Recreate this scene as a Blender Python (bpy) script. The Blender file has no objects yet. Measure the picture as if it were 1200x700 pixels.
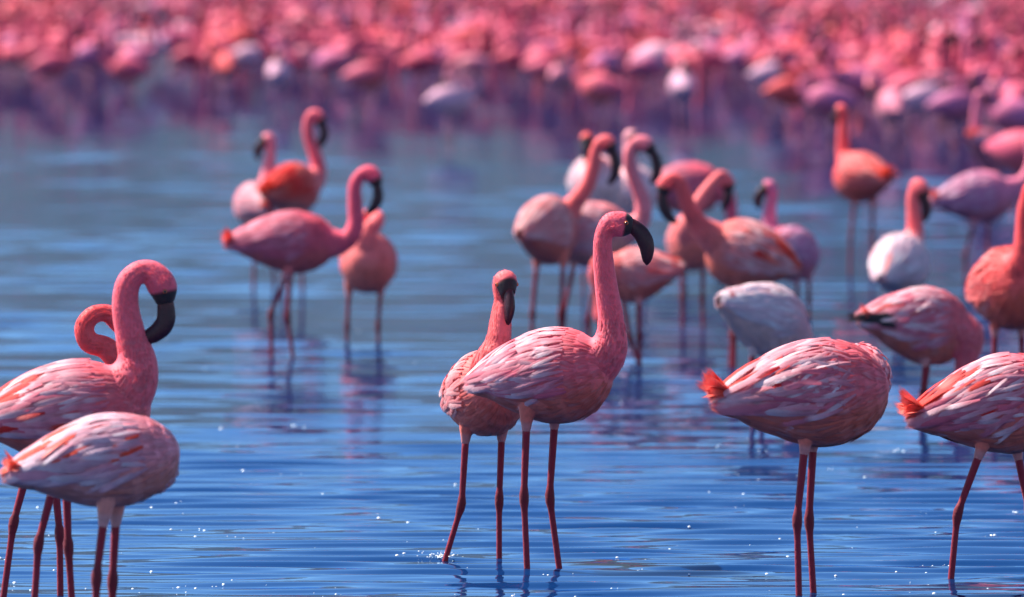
import bpy, math, random
import numpy as np
from mathutils import Vector, Matrix

rng = np.random.default_rng(11)
random.seed(11)
scene = bpy.context.scene
COL = scene.collection

# ------------------------------------------------------------------ camera
F_PX, HORIZON, CAM_H = 9817.0, -75.0, 1.666      # photo pixels (1200 wide), metres
cam_d = bpy.data.cameras.new('camera')
cam = bpy.data.objects.new('camera', cam_d); COL.objects.link(cam)
cam.location = (0, 0, CAM_H)
cam.rotation_euler = (math.radians(90), 0, 0)
cam_d.sensor_width = 36.0
cam_d.lens = 36.0 * F_PX / 1200.0
cam_d.shift_y = -(350.0 - HORIZON) / 1200.0
cam_d.clip_start, cam_d.clip_end = 0.5, 9000
cam_d.dof.use_dof = True
cam_d.dof.focus_distance = 21.9
cam_d.dof.aperture_fstop = cam_d.lens / 58.0
scene.camera = cam

# ------------------------------------------------------------------ sky and sun
SUN_EL, SUN_AZ = math.radians(52), math.radians(-66)   # azimuth from +Y (away), minus = to the left
to_sun = Vector((math.sin(SUN_AZ) * math.cos(SUN_EL), math.cos(SUN_AZ) * math.cos(SUN_EL), math.sin(SUN_EL)))
world = bpy.data.worlds.new('World'); scene.world = world; world.use_nodes = True
nt = world.node_tree; nt.nodes.clear()
sky = nt.nodes.new('ShaderNodeTexSky'); sky.sky_type = 'NISHITA'; sky.sun_disc = False
sky.sun_elevation = SUN_EL; sky.sun_rotation = SUN_AZ
sky.altitude = 900; sky.air_density = 1.0; sky.dust_density = 0.0; sky.ozone_density = 4.0
bg = nt.nodes.new('ShaderNodeBackground'); bg.inputs['Strength'].default_value = 0.085
wo = nt.nodes.new('ShaderNodeOutputWorld')
nt.links.new(sky.outputs[0], bg.inputs[0]); nt.links.new(bg.outputs[0], wo.inputs[0])
sun_d = bpy.data.lights.new('sun', 'SUN'); sun_d.energy = 5.0; sun_d.angle = math.radians(0.5)
sun_d.color = (1.0, 0.93, 0.82)
sun = bpy.data.objects.new('sun', sun_d); COL.objects.link(sun)
sun.rotation_euler = to_sun.to_track_quat('Z', 'Y').to_euler(); sun.location = to_sun * 50
scene.view_settings.view_transform = 'Standard'
scene.view_settings.look = 'None'
scene.view_settings.exposure = 1.2
scene.cycles.use_denoising = True
scene.cycles.max_bounces = 6; scene.cycles.transparent_max_bounces = 10; scene.cycles.caustics_reflective = False
scene.cycles.sample_clamp_indirect = 8

# ------------------------------------------------------------------ helpers
def depth_of(W):                       # distance at which the water plane shows at photo row W
    return F_PX * CAM_H / (W - HORIZON)

def smooth(a, b, x):
    t = np.clip((x - a) / (b - a), 0, 1); return t * t * (3 - 2 * t)

def catmull(P, n):
    P = np.asarray(P, float)
    if len(P) < 3:
        t = np.linspace(0, 1, n)[:, None]; return P[0] * (1 - t) + P[-1] * t
    Q = np.vstack([2 * P[0] - P[1], P, 2 * P[-1] - P[-2]])
    out = []
    for u in np.linspace(0, len(P) - 1 - 1e-9, n):
        i = int(u); t = u - i
        a, b, c, d = Q[i], Q[i + 1], Q[i + 2], Q[i + 3]
        out.append(0.5 * (2 * b + (c - a) * t + (2 * a - 5 * b + 4 * c - d) * t * t + (3 * b - a - 3 * c + d) * t ** 3))
    return np.array(out)

def norm(v):
    return v / (np.linalg.norm(v, axis=-1, keepdims=True) + 1e-12)

def loft(path, ra, lateral=None, squash=1.0, nseg=14):
    """closed tube along path; ra radii; lateral = axis squashed by `squash`"""
    path = np.asarray(path, float); n = len(path)
    T = norm(np.gradient(path, axis=0))
    if lateral is None:
        lateral = np.array([0., 1., 0.]) if abs(T[0][1]) < .8 else np.array([1., 0., 0.])
    V = np.zeros((n * nseg + 2, 3)); F = []
    th = np.arange(nseg) * 2 * math.pi / nseg
    s = np.asarray(lateral, float)
    for i in range(n):
        s = s - T[i] * np.dot(s, T[i]); s = s / (np.linalg.norm(s) + 1e-9)
        q = np.cross(T[i], s)
        V[i * nseg:(i + 1) * nseg] = path[i] + ra[i] * (np.cos(th)[:, None] * s * squash + np.sin(th)[:, None] * q)
    V[-2], V[-1] = path[0], path[-1]
    for i in range(n - 1):
        for k in range(nseg):
            k2 = (k + 1) % nseg
            F.append((i * nseg + k, i * nseg + k2, (i + 1) * nseg + k2, (i + 1) * nseg + k))
    for k in range(nseg):
        k2 = (k + 1) % nseg
        F.append((n * nseg, k2, k)); F.append((n * nseg + 1, (n - 1) * nseg + k, (n - 1) * nseg + k2))
    return V, F

class Bag:
    def __init__(self): self.V, self.F, self.C, self.U, self.n = [], [], [], [], 0
    def add(self, V, F, C, U=None):
        V = np.asarray(V, float); C = np.asarray(C, float)
        if C.ndim == 1: C = np.tile(C, (len(V), 1))
        self.V.append(V); self.C.append(C)
        self.U.append(np.zeros((len(V), 3)) if U is None else U)
        self.F += [tuple(i + self.n for i in f) for f in F]; self.n += len(V)
    def mesh(self, name):
        return make_mesh(name, np.vstack(self.V), self.F, np.vstack(self.C), np.vstack(self.U))

def make_mesh(name, V, F, C, U=None, mat=None):
    me = bpy.data.meshes.new(name)
    me.from_pydata(V.tolist(), [], F)
    col = me.color_attributes.new('tint', 'FLOAT_COLOR', 'POINT')
    col.data.foreach_set('color', np.column_stack([C, np.ones(len(C))]).astype(np.float32).ravel())
    if U is not None:
        a = me.attributes.new('barb', 'FLOAT_VECTOR', 'POINT')
        a.data.foreach_set('vector', np.asarray(U).astype(np.float32).ravel())
    me.polygons.foreach_set('use_smooth', [True] * len(me.polygons))
    me.update()
    return me

def link(name, me, mat, parent=None, **props):
    o = bpy.data.objects.new(name, me); COL.objects.link(o)
    if mat and not me.materials: me.materials.append(mat)
    if parent: o.parent = parent
    for k, v in props.items(): o[k] = v
    return o

# ------------------------------------------------------------------ materials
def base_mat(name):
    m = bpy.data.materials.new(name); m.use_nodes = True
    n = m.node_tree.nodes; b = n['Principled BSDF']
    return m, n, m.node_tree.links, b

def tint_mat(name, rough, bump, nscale, vary, sheen=0.0, translucent=0.0, barbs=False, spec=0.3):
    m, n, l, b = base_mat(name)
    at = n.new('ShaderNodeAttribute'); at.attribute_name = 'tint'
    tc = n.new('ShaderNodeTexCoord')
    no = n.new('ShaderNodeTexNoise'); no.inputs['Scale'].default_value = nscale; no.inputs['Detail'].default_value = 4
    l.new(tc.outputs['Object'], no.inputs['Vector'])
    mr = n.new('ShaderNodeMapRange'); mr.inputs[1].default_value = .3; mr.inputs[2].default_value = .7
    mr.inputs[3].default_value = 1 - vary; mr.inputs[4].default_value = 1 + vary
    l.new(no.outputs['Fac'], mr.inputs[0])
    mx = n.new('ShaderNodeMix'); mx.data_type = 'RGBA'; mx.blend_type = 'MULTIPLY'; mx.inputs[0].default_value = 1
    l.new(at.outputs['Color'], mx.inputs[6]); l.new(mr.outputs[0], mx.inputs[7])
    colour = mx.outputs[2]; fray = None
    hsrc = no.outputs['Fac']
    if barbs:
        ab = n.new('ShaderNodeAttribute'); ab.attribute_name = 'barb'
        sx = n.new('ShaderNodeSeparateXYZ'); l.new(ab.outputs['Vector'], sx.inputs[0])
        au = n.new('ShaderNodeMath'); au.operation = 'ABSOLUTE'; l.new(sx.outputs[0], au.inputs[0])
        ml = n.new('ShaderNodeMath'); ml.operation = 'MULTIPLY_ADD'; ml.inputs[1].default_value = -.35
        l.new(au.outputs[0], ml.inputs[0]); l.new(sx.outputs[1], ml.inputs[2])
        n2 = n.new('ShaderNodeTexNoise'); n2.noise_dimensions = '1D'; n2.inputs['Scale'].default_value = 26; n2.inputs['Detail'].default_value = 2
        l.new(ml.outputs[0], n2.inputs['W'])
        m2 = n.new('ShaderNodeMapRange'); m2.inputs[1].default_value = .3; m2.inputs[2].default_value = .7
        m2.inputs[3].default_value = .84; m2.inputs[4].default_value = 1.1
        l.new(n2.outputs['Fac'], m2.inputs[0])
        mx2 = n.new('ShaderNodeMix'); mx2.data_type = 'RGBA'; mx2.blend_type = 'MULTIPLY'; mx2.inputs[0].default_value = 1
        l.new(colour, mx2.inputs[6]); l.new(m2.outputs[0], mx2.inputs[7]); colour = mx2.outputs[2]
        hsrc = n2.outputs['Fac']
        # barbs separate towards the edges and the tip
        n3 = n.new('ShaderNodeTexNoise'); n3.noise_dimensions = '1D'; n3.inputs['Scale'].default_value = 75; n3.inputs['Detail'].default_value = 1
        l.new(ml.outputs[0], n3.inputs['W'])
        e1 = n.new('ShaderNodeMapRange'); e1.inputs[1].default_value = .25; e1.inputs[2].default_value = 1.0; e1.inputs[3].default_value = .15; e1.inputs[4].default_value = .66
        l.new(au.outputs[0], e1.inputs[0])
        e2 = n.new('ShaderNodeMapRange'); e2.inputs[1].default_value = .60; e2.inputs[2].default_value = 1.0; e2.inputs[3].default_value = .15; e2.inputs[4].default_value = .68
        l.new(sx.outputs[2], e2.inputs[0])
        em = n.new('ShaderNodeMath'); em.operation = 'MAXIMUM'; l.new(e1.outputs[0], em.inputs[0]); l.new(e2.outputs[0], em.inputs[1])
        gt = n.new('ShaderNodeMath'); gt.operation = 'GREATER_THAN'; l.new(n3.outputs['Fac'], gt.inputs[0]); l.new(em.outputs[0], gt.inputs[1])
        fray = gt.outputs[0]
    l.new(colour, b.inputs['Base Color'])
    b.inputs['Roughness'].default_value = rough
    b.inputs['Specular IOR Level'].default_value = spec
    b.inputs['Sheen Weight'].default_value = sheen; b.inputs['Sheen Roughness'].default_value = .5
    if bump:
        bp = n.new('ShaderNodeBump'); bp.inputs['Strength'].default_value = bump; bp.inputs['Distance'].default_value = .004
        l.new(hsrc, bp.inputs['Height']); l.new(bp.outputs[0], b.inputs['Normal'])
    if translucent:
        tr = n.new('ShaderNodeBsdfTranslucent'); l.new(colour, tr.inputs['Color'])
        ms = n.new('ShaderNodeMixShader'); ms.inputs[0].default_value = translucent
        out = n['Material Output']
        l.new(b.outputs[0], ms.inputs[1]); l.new(tr.outputs[0], ms.inputs[2]); l.new(ms.outputs[0], out.inputs[0])
        if fray is not None:
            tp = n.new('ShaderNodeBsdfTransparent'); m3 = n.new('ShaderNodeMixShader')
            l.new(fray, m3.inputs[0]); l.new(tp.outputs[0], m3.inputs[1]); l.new(ms.outputs[0], m3.inputs[2]); l.new(m3.outputs[0], out.inputs[0])
    return m

M_BODY = tint_mat('flamingo_body', .62, .4, 90, .11, sheen=.06)
M_FEATHER = tint_mat('feather', .6, .25, 30, .12, sheen=.05, translucent=.22, barbs=True)
M_FLUFF = tint_mat('neck_plumage', .7, 0, 60, .15, sheen=.08, translucent=.35)
M_BILL = tint_mat('bill_keratin', .42, .12, 140, .25, spec=.3)
M_EYE = tint_mat('eye', .12, 0, 10, 0, spec=.6)

def water_material():
    m, n, l, b = base_mat('lake_water')
    n.remove(b)
    tc = n.new('ShaderNodeTexCoord')
    mp = n.new('ShaderNodeMapping'); mp.inputs['Scale'].default_value = (.16, 1, 1)
    l.new(tc.outputs['Object'], mp.inputs[0])
    n1 = n.new('ShaderNodeTexNoise'); n1.inputs['Scale'].default_value = 14; n1.inputs['Detail'].default_value = 3; n1.inputs['Roughness'].default_value = .5
    l.new(mp.outputs[0], n1.inputs[0])
    bp = n.new('ShaderNodeBump'); bp.inputs['Strength'].default_value = 1.0; bp.inputs['Distance'].default_value = .0006
    l.new(n1.outputs['Fac'], bp.inputs['Height'])
    body = n.new('ShaderNodeBsdfDiffuse'); body.inputs['Color'].default_value = (.002, .024, .10, 1)
    gl = n.new('ShaderNodeBsdfGlossy'); gl.inputs['Color'].default_value = (.58, .79, 1.0, 1); gl.inputs['Roughness'].default_value = .025
    fr = n.new('ShaderNodeFresnel'); fr.inputs['IOR'].default_value = 1.333
    ms = n.new('ShaderNodeMixShader')
    for q in (body, gl, fr): l.new(bp.outputs[0], q.inputs['Normal'])
    l.new(fr.outputs[0], ms.inputs[0]); l.new(body.outputs[0], ms.inputs[1]); l.new(gl.outputs[0], ms.inputs[2])
    l.new(ms.outputs[0], n['Material Output'].inputs[0])
    return m
M_WATER = water_material()

# ------------------------------------------------------------------ water: one sheet to the horizon
def build_water():
    r = np.concatenate([np.geomspace(.6, 17, 14)[:-1], np.geomspace(17, 70, 1800)[:-1], np.geomspace(70, 170, 700)[:-1], np.geomspace(170, 420, 120)[:-1], np.geomspace(420, 8000, 14)])
    dense = np.radians(np.linspace(-6.2, 6.2, 180))
    coarse = np.radians(np.linspace(6.2, 353.8, 66))[1:-1]
    a = np.concatenate([dense, coarse]); na = len(a); nr = len(r)
    A, R = np.meshgrid(a, r)
    X, Y = R * np.sin(A), R * np.cos(A)
    g = np.random.default_rng(5)
    Z = np.zeros_like(X)
    drw = np.gradient(r)[:, None]; dcol = R * (dense[1] - dense[0])
    inside = (np.abs((A + math.pi) % (2 * math.pi) - math.pi) < math.radians(6.1))
    # patches of calmer and rougher water
    gust = .8 + .32 * np.sin(X * .9 + .35 * Y + 1.3 * np.sin(Y * .21)) * np.sin(Y * .33 + .4 * np.sin(X * .7)) 
    for i in range(96):
        lam = math.exp(g.uniform(math.log(.075), math.log(1.1)))
        ang = g.normal(math.radians(90), math.radians(7 if lam < .3 else 22))
        k = 2 * math.pi / lam
        slope = .010 if lam < .11 else (.025 if lam < .27 else .0055)
        amp = slope / k
        kx, ky = k * math.cos(ang), k * math.sin(ang)
        # drop waves finer than the sheet's own spacing
        fade = smooth(2.2, 4.0, lam / (np.abs(ky) / k * drw + 1e-9)) * smooth(2.2, 4.0, lam / (abs(kx) / k * dcol + 1e-9))
        fade = fade * (1 - .76 * smooth(22, 33, R)) if lam < .27 else fade * (.45 + .55 * smooth(24, 40, R)) * (1 - .45 * smooth(45, 75, R))
        Z += np.where(inside, amp * fade * np.sin(kx * X + ky * Y + g.uniform(0, 6.28)), 0)
    Z *= gust * (R > 15)      # calmer where the flock shelters the water
    V = np.stack([X, Y, Z], -1).reshape(-1, 3)
    i = np.arange(nr - 1)[:, None] * na; j = np.arange(na)[None, :]; j2 = (j + 1) % na
    F = np.stack([i + j, i + na + j, i + na + j2, i + j2], -1).reshape(-1, 4)[:, ::-1]
    nv = len(V); V = np.vstack([V, [[0, 0, 0]]])
    me = bpy.data.meshes.new('water')
    tri = np.stack([np.full(na, nv), np.arange(na), (np.arange(na) + 1) % na], 1)[:, ::-1]
    loops = np.concatenate([F.ravel(), tri.ravel()])
    me.vertices.add(len(V)); me.vertices.foreach_set('co', V.astype(np.float32).ravel())
    me.loops.add(len(loops)); me.loops.foreach_set('vertex_index', loops.astype(np.int32))
    starts = np.concatenate([np.arange(len(F)) * 4, len(F) * 4 + np.arange(na) * 3])
    me.polygons.add(len(starts)); me.polygons.foreach_set('loop_start', starts.astype(np.int32))
    me.polygons.foreach_set('use_smooth', [True] * len(starts))
    me.update(calc_edges=True); me.validate()
    if me.polygons[1000].normal.z < 0: me.flip_normals()
    link('water', me, M_WATER, kind='structure', label='rippled blue lake water')
build_water()

# ------------------------------------------------------------------ unseen ridge above the frame, added as something dark for the water to reflect
def build_added_ridge():
    m, n, l, b = base_mat('added_hillside')
    tc = n.new('ShaderNodeTexCoord'); no = n.new('ShaderNodeTexNoise'); no.inputs['Scale'].default_value = .012; no.inputs['Detail'].default_value = 6
    l.new(tc.outputs['Object'], no.inputs[0])
    cr = n.new('ShaderNodeValToRGB'); cr.color_ramp.elements[0].position = .35; cr.color_ramp.elements[1].position = .68
    cr.color_ramp.elements[0].color = (.03, .037, .036, 1); cr.color_ramp.elements[1].color = (.085, .085, .09, 1)
    l.new(no.outputs[0], cr.inputs[0]); l.new(cr.outputs[0], b.inputs['Base Color']); b.inputs['Roughness'].default_value = .95
    a = np.radians(np.linspace(-75, 75, 240)); r = np.linspace(2300, 5200, 26)
    A, R = np.meshgrid(a, r)
    k = (R - 2300) / 2900
    ridge = 280 + 50 * np.sin(A * 5.1 + .6) + 38 * np.sin(A * 13.7 + 2) + 20 * np.sin(A * 31 + 1) + 9 * np.sin(A * 77)
    Z = ridge * (1.25 * smooth(0, .45, k) - .2 * k) + 22 * np.sin(A * 60 + k * 9) * smooth(.05, .4, k) * np.sin(k * 14 + A * 22) - 3
    V = np.stack([R * np.sin(A), R * np.cos(A), Z], -1).reshape(-1, 3)
    na = len(a)
    F = [(i * na + j, i * na + j + 1, (i + 1) * na + j + 1, (i + 1) * na + j) for i in range(len(r) - 1) for j in range(na - 1)]
    me = bpy.data.meshes.new('added_ridge'); me.from_pydata(V.tolist(), [], F); me.update()
    me.polygons.foreach_set('use_smooth', [True] * len(me.polygons))
    link('added_ridge', me, m, kind='structure', label='unseen ridge added for the water to reflect')
build_added_ridge()

# ------------------------------------------------------------------ flamingo builder (metres, origin on the water below the body)
ST_T = np.array([0, .07, .18, .35, .52, .68, .82, .92, .975, 1.0])
ST_U = np.array([.10, .30, .54, .84, 1.0, 1.0, .84, .58, .32, .0])
ST_D = np.array([.08, .22, .42, .80, 1.02, 1.05, .90, .64, .36, .0])
ST_W = np.array([.11, .32, .56, .86, 1.0, 1.0, .86, .62, .36, .0])

class Body:
    def __init__(self, c, L, H, Wd, phi, pitch):
        self.c, self.L, self.H, self.W = np.array(c, float), L, H / 2, Wd / 2
        cp, sp = math.cos(pitch), math.sin(pitch)
        self.f = np.array([math.cos(phi) * cp, math.sin(phi) * cp, sp])
        self.l = np.array([-math.sin(phi), math.cos(phi), 0.])
        self.u = np.cross(self.f, self.l)
    def at(self, t, th):            # th: 0 = right side .. pi/2 = back (up) .. pi = left
        t = np.asarray(t, float); th = np.asarray(th, float)
        w = np.interp(t, ST_T, ST_W) * self.W
        up = np.interp(t, ST_T, ST_U) * self.H; dn = np.interp(t, ST_T, ST_D) * self.H
        s = np.sin(th); h = np.where(s > 0, up, dn)
        lift = .02 * self.H * 2 * (1 - t) ** 2
        # tail end a little high
        return (self.c + ((t - .56) * self.L)[..., None] * self.f - (np.cos(th) * w)[..., None] * self.l
                + (s * h + lift)[..., None] * self.u)
    def normal(self, t, th):
        e = 1e-3
        a = self.at(np.minimum(t + e, .999), th) - self.at(np.maximum(t - e, 0), th)
        b = self.at(t, th + e) - self.at(t, th - e)
        return norm(np.cross(a, b)), norm(a)
    def mesh(self, n=44, m=36):
        t = np.concatenate([np.linspace(0, .9, n - 10), np.linspace(.9, .9995, 11)[1:]])
        th = np.arange(m) * 2 * math.pi / m
        V = np.concatenate([self.at(np.full(m, x), th) for x in t])
        nn = len(t)
        V = np.vstack([V, V[:m].mean(0), V[-m:].mean(0)])
        F = [(i * m + k, i * m + (k + 1) % m, (i + 1) * m + (k + 1) % m, (i + 1) * m + k) for i in range(nn - 1) for k in range(m)]
        F += [(nn * m, (k + 1) % m, k) for k in range(m)] + [(nn * m + 1, (nn - 1) * m + k, (nn - 1) * m + (k + 1) % m) for k in range(m)]
        return V, F

def union(parts, voxel, iters):
    V = []; F = []; n = 0
    for v, f in parts:
        V.append(v); F += [tuple(i + n for i in q) for q in f]; n += len(v)
    me = bpy.data.meshes.new('tmp'); me.from_pydata(np.vstack(V).tolist(), [], F); me.update()
    o = bpy.data.objects.new('tmp', me); COL.objects.link(o)
    r = o.modifiers.new('r', 'REMESH'); r.mode = 'VOXEL'; r.voxel_size = voxel; r.adaptivity = 0
    s = o.modifiers.new('s', 'SMOOTH'); s.factor = .5; s.iterations = iters
    dg = bpy.context.evaluated_depsgraph_get()
    ev = o.evaluated_get(dg); m2 = ev.to_mesh()
    nv = len(m2.vertices); co = np.zeros(nv * 3); m2.vertices.foreach_get('co', co)
    faces = [tuple(p.vertices) for p in m2.polygons]
    ev.to_mesh_clear(); bpy.data.objects.remove(o); bpy.data.meshes.remove(me)
    return co.reshape(-1, 3), faces

# feather blade: unit template, x across (-1..1), y along (0..1), z lift
def feather_template(nl):
    ys = np.linspace(0, 1, nl + 1)
    wid = np.array([.45 + .55 * min(1, y / .45) if y < .55 else math.sqrt(max(0, 1 - ((y - .55) / .46) ** 2)) for y in ys])
    V, U = [], []
    for y, w in zip(ys, wid):
        for x in (-1, 0, 1):
            V.append((x * w, y, -.5 * abs(x) * w)); U.append((x, y, y))
    F = []
    for i in range(nl):
        for k in range(2):
            F.append((i * 3 + k, i * 3 + k + 1, i * 3 + 4 + k, i * 3 + 3 + k))
    return np.array(V), F, np.array(U)
FT = {0: feather_template(6), 1: feather_template(4)}

def add_feather(bag, lod, p, nrm, dirn, length, width, c0, c1, lift=.12, droop=.3, twist=0.0, seed=0.0):
    T, F, U = FT[lod]
    side = np.cross(dirn, nrm); side /= np.linalg.norm(side) + 1e-9
    nr = np.cross(side, dirn)
    if twist:
        side, nr = side * math.cos(twist) + nr * math.sin(twist), nr * math.cos(twist) - side * math.sin(twist)
    y = T[:, 1]
    z = lift * y * length - droop * length * y * y + T[:, 2] * width * .35
    V = p + side * (T[:, 0] * width * .5)[:, None] + dirn * (y * length)[:, None] + nr * z[:, None]
    k = smooth(.15, .95, y + .18 * np.abs(U[:, 0]))[:, None]
    C = c0 * (1 - k) + c1 * k
    UU = U.copy(); UU[:, 1] = UU[:, 1] * max(.6, length / .05) + seed * 17.3
    bag.add(V, F, C, UU)

PAL = {   # neck, breast, wing base, wing tip, belly, accent, tail
 'pink':   dict(neck=(.87,.12,.17), breast=(.83,.13,.17), w0=(.80,.14,.22), w1=(.92,.68,.73), belly=(.74,.15,.11), acc=(.70,.015,.02), tail=(.86,.08,.04)),
 'hot':    dict(neck=(.85,.10,.17), breast=(.80,.10,.16), w0=(.76,.11,.19), w1=(.86,.32,.42), belly=(.72,.13,.13), acc=(.66,.02,.03), tail=(.86,.08,.04)),
 'pale':   dict(neck=(.85,.22,.27), breast=(.82,.27,.30), w0=(.80,.27,.34), w1=(.90,.64,.70), belly=(.76,.27,.22), acc=(.74,.05,.05), tail=(.86,.13,.06)),
 'white':  dict(neck=(.85,.36,.40), breast=(.85,.50,.54), w0=(.83,.52,.60), w1=(.90,.80,.85), belly=(.80,.44,.40), acc=(.78,.22,.24), tail=(.84,.32,.32)),
 'salmon': dict(neck=(.88,.14,.15), breast=(.84,.17,.16), w0=(.82,.21,.23), w1=(.92,.56,.57), belly=(.74,.15,.11), acc=(.72,.02,.02), tail=(.88,.12,.06)),
 'orange': dict(neck=(.88,.09,.10), breast=(.86,.09,.09), w0=(.86,.10,.10), w1=(.92,.33,.31), belly=(.74,.11,.07), acc=(.78,.015,.015), tail=(.88,.09,.03)),
 'frost':  dict(neck=(.85,.20,.24), breast=(.80,.26,.32), w0=(.78,.30,.40), w1=(.88,.72,.80), belly=(.74,.24,.20), acc=(.78,.05,.03), tail=(.88,.11,.05)),
 'crimson': dict(neck=(.74,.06,.12), breast=(.66,.06,.12), w0=(.62,.06,.13), w1=(.74,.18,.26), belly=(.54,.06,.09), acc=(.6,.02,.03), tail=(.8,.07,.04)),
 'redback': dict(neck=(.86,.12,.16), breast=(.84,.20,.20), w0=(.80,.04,.04), w1=(.90,.26,.22), belly=(.74,.22,.18), acc=(.74,.01,.015), tail=(.86,.06,.03)),
 'lilac':  dict(neck=(.76,.16,.27), breast=(.70,.17,.30), w0=(.64,.19,.36), w1=(.80,.48,.62), belly=(.58,.13,.17), acc=(.66,.04,.08), tail=(.84,.13,.08)),
}
LEG_C = np.array((.26, .010, .028)); KNEE_C = np.array((.15, .006, .016)); BLACK = np.array((.022, .012, .016))

def build_flamingo(spec, lod, pal, rs):
    """returns (body mesh, dict of child name -> list of (mesh, material, props))"""
    P = {k: np.array(v) for k, v in PAL[pal].items()}
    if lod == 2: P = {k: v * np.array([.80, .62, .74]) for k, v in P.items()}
    if 'neckc' in spec: P['neck'] = np.array(spec['neckc'])
    g = np.random.default_rng(rs)
    bd = Body(spec['c'], spec['L'], spec['H'], spec['Wd'], spec['phi'], spec['pitch'])
    voxel = {0: .0048, 1: .0065, 2: .011}[lod]
    # ---- neck chain
    start = [bd.at(np.array(.72), np.array(math.pi / 2)) * .5 + bd.at(np.array(.72), np.array(-math.pi / 2)) * .5]
    neck = np.vstack([start, spec['neck']]); 
    head = np.array(spec['head']); bill = np.array(spec['bill'])
    lat = np.cross(bill[0] - neck[-1], np.array([0, 0, 1.])); 
    if np.linalg.norm(lat) < .008: lat = bd.l
    lat = lat / np.linalg.norm(lat)
    kk = spec.get('k', 1.0)
    chain = catmull(np.vstack([neck, head, bill[:1]]), 60)
    ln = np.concatenate([[0], np.cumsum(np.linalg.norm(np.diff(chain, axis=0), axis=1))])
    hi = np.argmin(np.linalg.norm(chain - head, axis=1)); lh = ln[hi]
    base_len = spec.get('flare', .21)
    rad = np.interp(ln, [0, base_len * .45, base_len, (base_len + lh) / 2 + .03, lh - .05, lh - .005, lh + .015, ln[-1] + .001],
                    np.array([.082, .068, .036, .0275, .0235, .0355, .033, .0185]) * kk)
    rad = np.convolve(np.pad(rad, 2, mode='edge'), np.ones(5) / 5, 'valid')
    parts = [bd.mesh(), loft(chain, rad, lat, .92, 16)]
    # ---- thigh tufts
    legs = spec['legs']
    for lg in legs:
        hip, knee = np.array(lg[0]), np.array(lg[1])
        d = (knee - hip) / np.linalg.norm(knee - hip)
        pth = np.array([hip - d * .09, hip - d * .05, hip - d * .015, hip + d * .004, hip + d * .018, hip + d * .028])
        parts.append(loft(pth, [.02, .024, .019, .0150, .0125, .010], None, 1, 12))
    V, F = union(parts, voxel, {0: 5, 1: 4, 2: 2}[lod])
    # ---- colour by region: pigment, plus warm underside shade in the belly tone
    d2 = ((V[:, None, :] - chain[None]) ** 2).sum(-1); ni = d2.argmin(1); nd = np.sqrt(d2.min(1))
    onneck = (1 - smooth(1.25, 1.8, nd / rad[ni])) * smooth(base_len * .35, base_len * 1.1, ln[ni])
    rel = V - bd.c; t = rel @ bd.f / bd.L + .56; vert = rel @ bd.u / bd.H
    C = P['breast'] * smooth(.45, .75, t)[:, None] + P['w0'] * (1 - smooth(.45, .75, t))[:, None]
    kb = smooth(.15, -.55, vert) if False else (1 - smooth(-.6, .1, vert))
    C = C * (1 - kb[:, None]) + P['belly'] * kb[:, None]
    C = C * (1 - onneck[:, None]) + P['neck'] * onneck[:, None]
    fh = (smooth(lh - .06, lh - .01, ln[ni]) * onneck)[:, None]
    C = C * (1 - fh) + (P['neck'] * np.array([.98, .9, .95])) * fh
    # dark bare skin from the bill base towards the eye
    bb = bill[0]; axis = norm(bb - head)
    along = (V - head) @ axis / np.linalg.norm(bb - head)
    mask = (smooth(.15, .42, along) * (1 - smooth(1.6, 2.0, nd / rad[ni])) * smooth(lh - .02, lh, ln[ni]))[:, None]
    C = C * (1 - mask) + BLACK * mask
    # pale grey thigh tufts
    for lg in legs:
        hip = np.array(lg[0]); q = np.linalg.norm(V - (hip + np.array(lg[1]) * .12 - hip * .12), axis=1)
        w = ((1 - smooth(.022, .036, q)) * .35 * (1 - smooth(hip[2] + .004, hip[2] + .02, V[:, 2])))[:, None]
        C = C * (1 - w) + (np.array((.40, .31, .34)) * .5 + P['belly'] * .5 if lod else np.array((.40, .31, .36))) * w
    bag = Bag(); bag.add(V, F, np.clip(C, 0, 1))
    # ---- legs
    for lg in legs:
        pts = [np.array(q) for q in lg]
        hip, knee = pts[0], pts[1]; rest = pts[1:]
        d = norm(knee - hip)
        seg = [hip + d * .01]
        rr = [.0125]
        n1 = 6
        for i in range(1, n1): seg.append(hip + (knee - hip) * (i / n1)); rr.append(.0125 - .0025 * i / n1)
        dn = norm(rest[1] - knee)
        seg += [knee - d * .022, knee - d * .006, knee + dn * .012, knee + dn * .03]; rr += [.0122, .0152, .0148, .0108]
        for a, b in zip(rest[:-1], rest[1:]):
            for i in range(1, 6): seg.append(a + (b - a) * (i / 5) if not (a is knee and i == 0) else a); rr.append(.0098)
        # drop points that would fold back next to the knee
        seg2, rr2 = [seg[0]], [rr[0]]
        for q, r_ in zip(seg[1:], rr[1:]):
            if np.linalg.norm(q - seg2[-1]) > .006: seg2.append(q); rr2.append(r_)
        lv, lf = loft(np.array(seg2), np.array(rr2) * spec.get('legk', .88), None, 1, 10 if lod == 0 else 6)
        dk = np.linalg.norm(lv - knee, axis=1)
        kc = (1 - smooth(.01, .05, dk))[:, None]
        lc = spec.get('legc', LEG_C)
        bag.add(lv, lf, lc * (1 - kc) + KNEE_C * kc)
        # webbed foot
        ft = pts[-1]; hd = np.array([math.cos(spec['phi']), math.sin(spec['phi']), 0.]); sd = np.array([-hd[1], hd[0], 0.])
        fd = spec.get('footdir', np.array([0, 0, -.02]))
        for s_ in (-.5, 0, .5):
            tip = ft + (hd * math.cos(s_) + sd * math.sin(s_)) * .075 + fd
            v, f = loft(np.array([ft, ft * .5 + tip * .5, tip]), [.009, .006, .003], None, 1, 6)
            bag.add(v, f, LEG_C)
        tips = [ft + (hd * math.cos(s_) + sd * math.sin(s_)) * .066 + fd * .9 for s_ in (-.5, 0, .5)]
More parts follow.
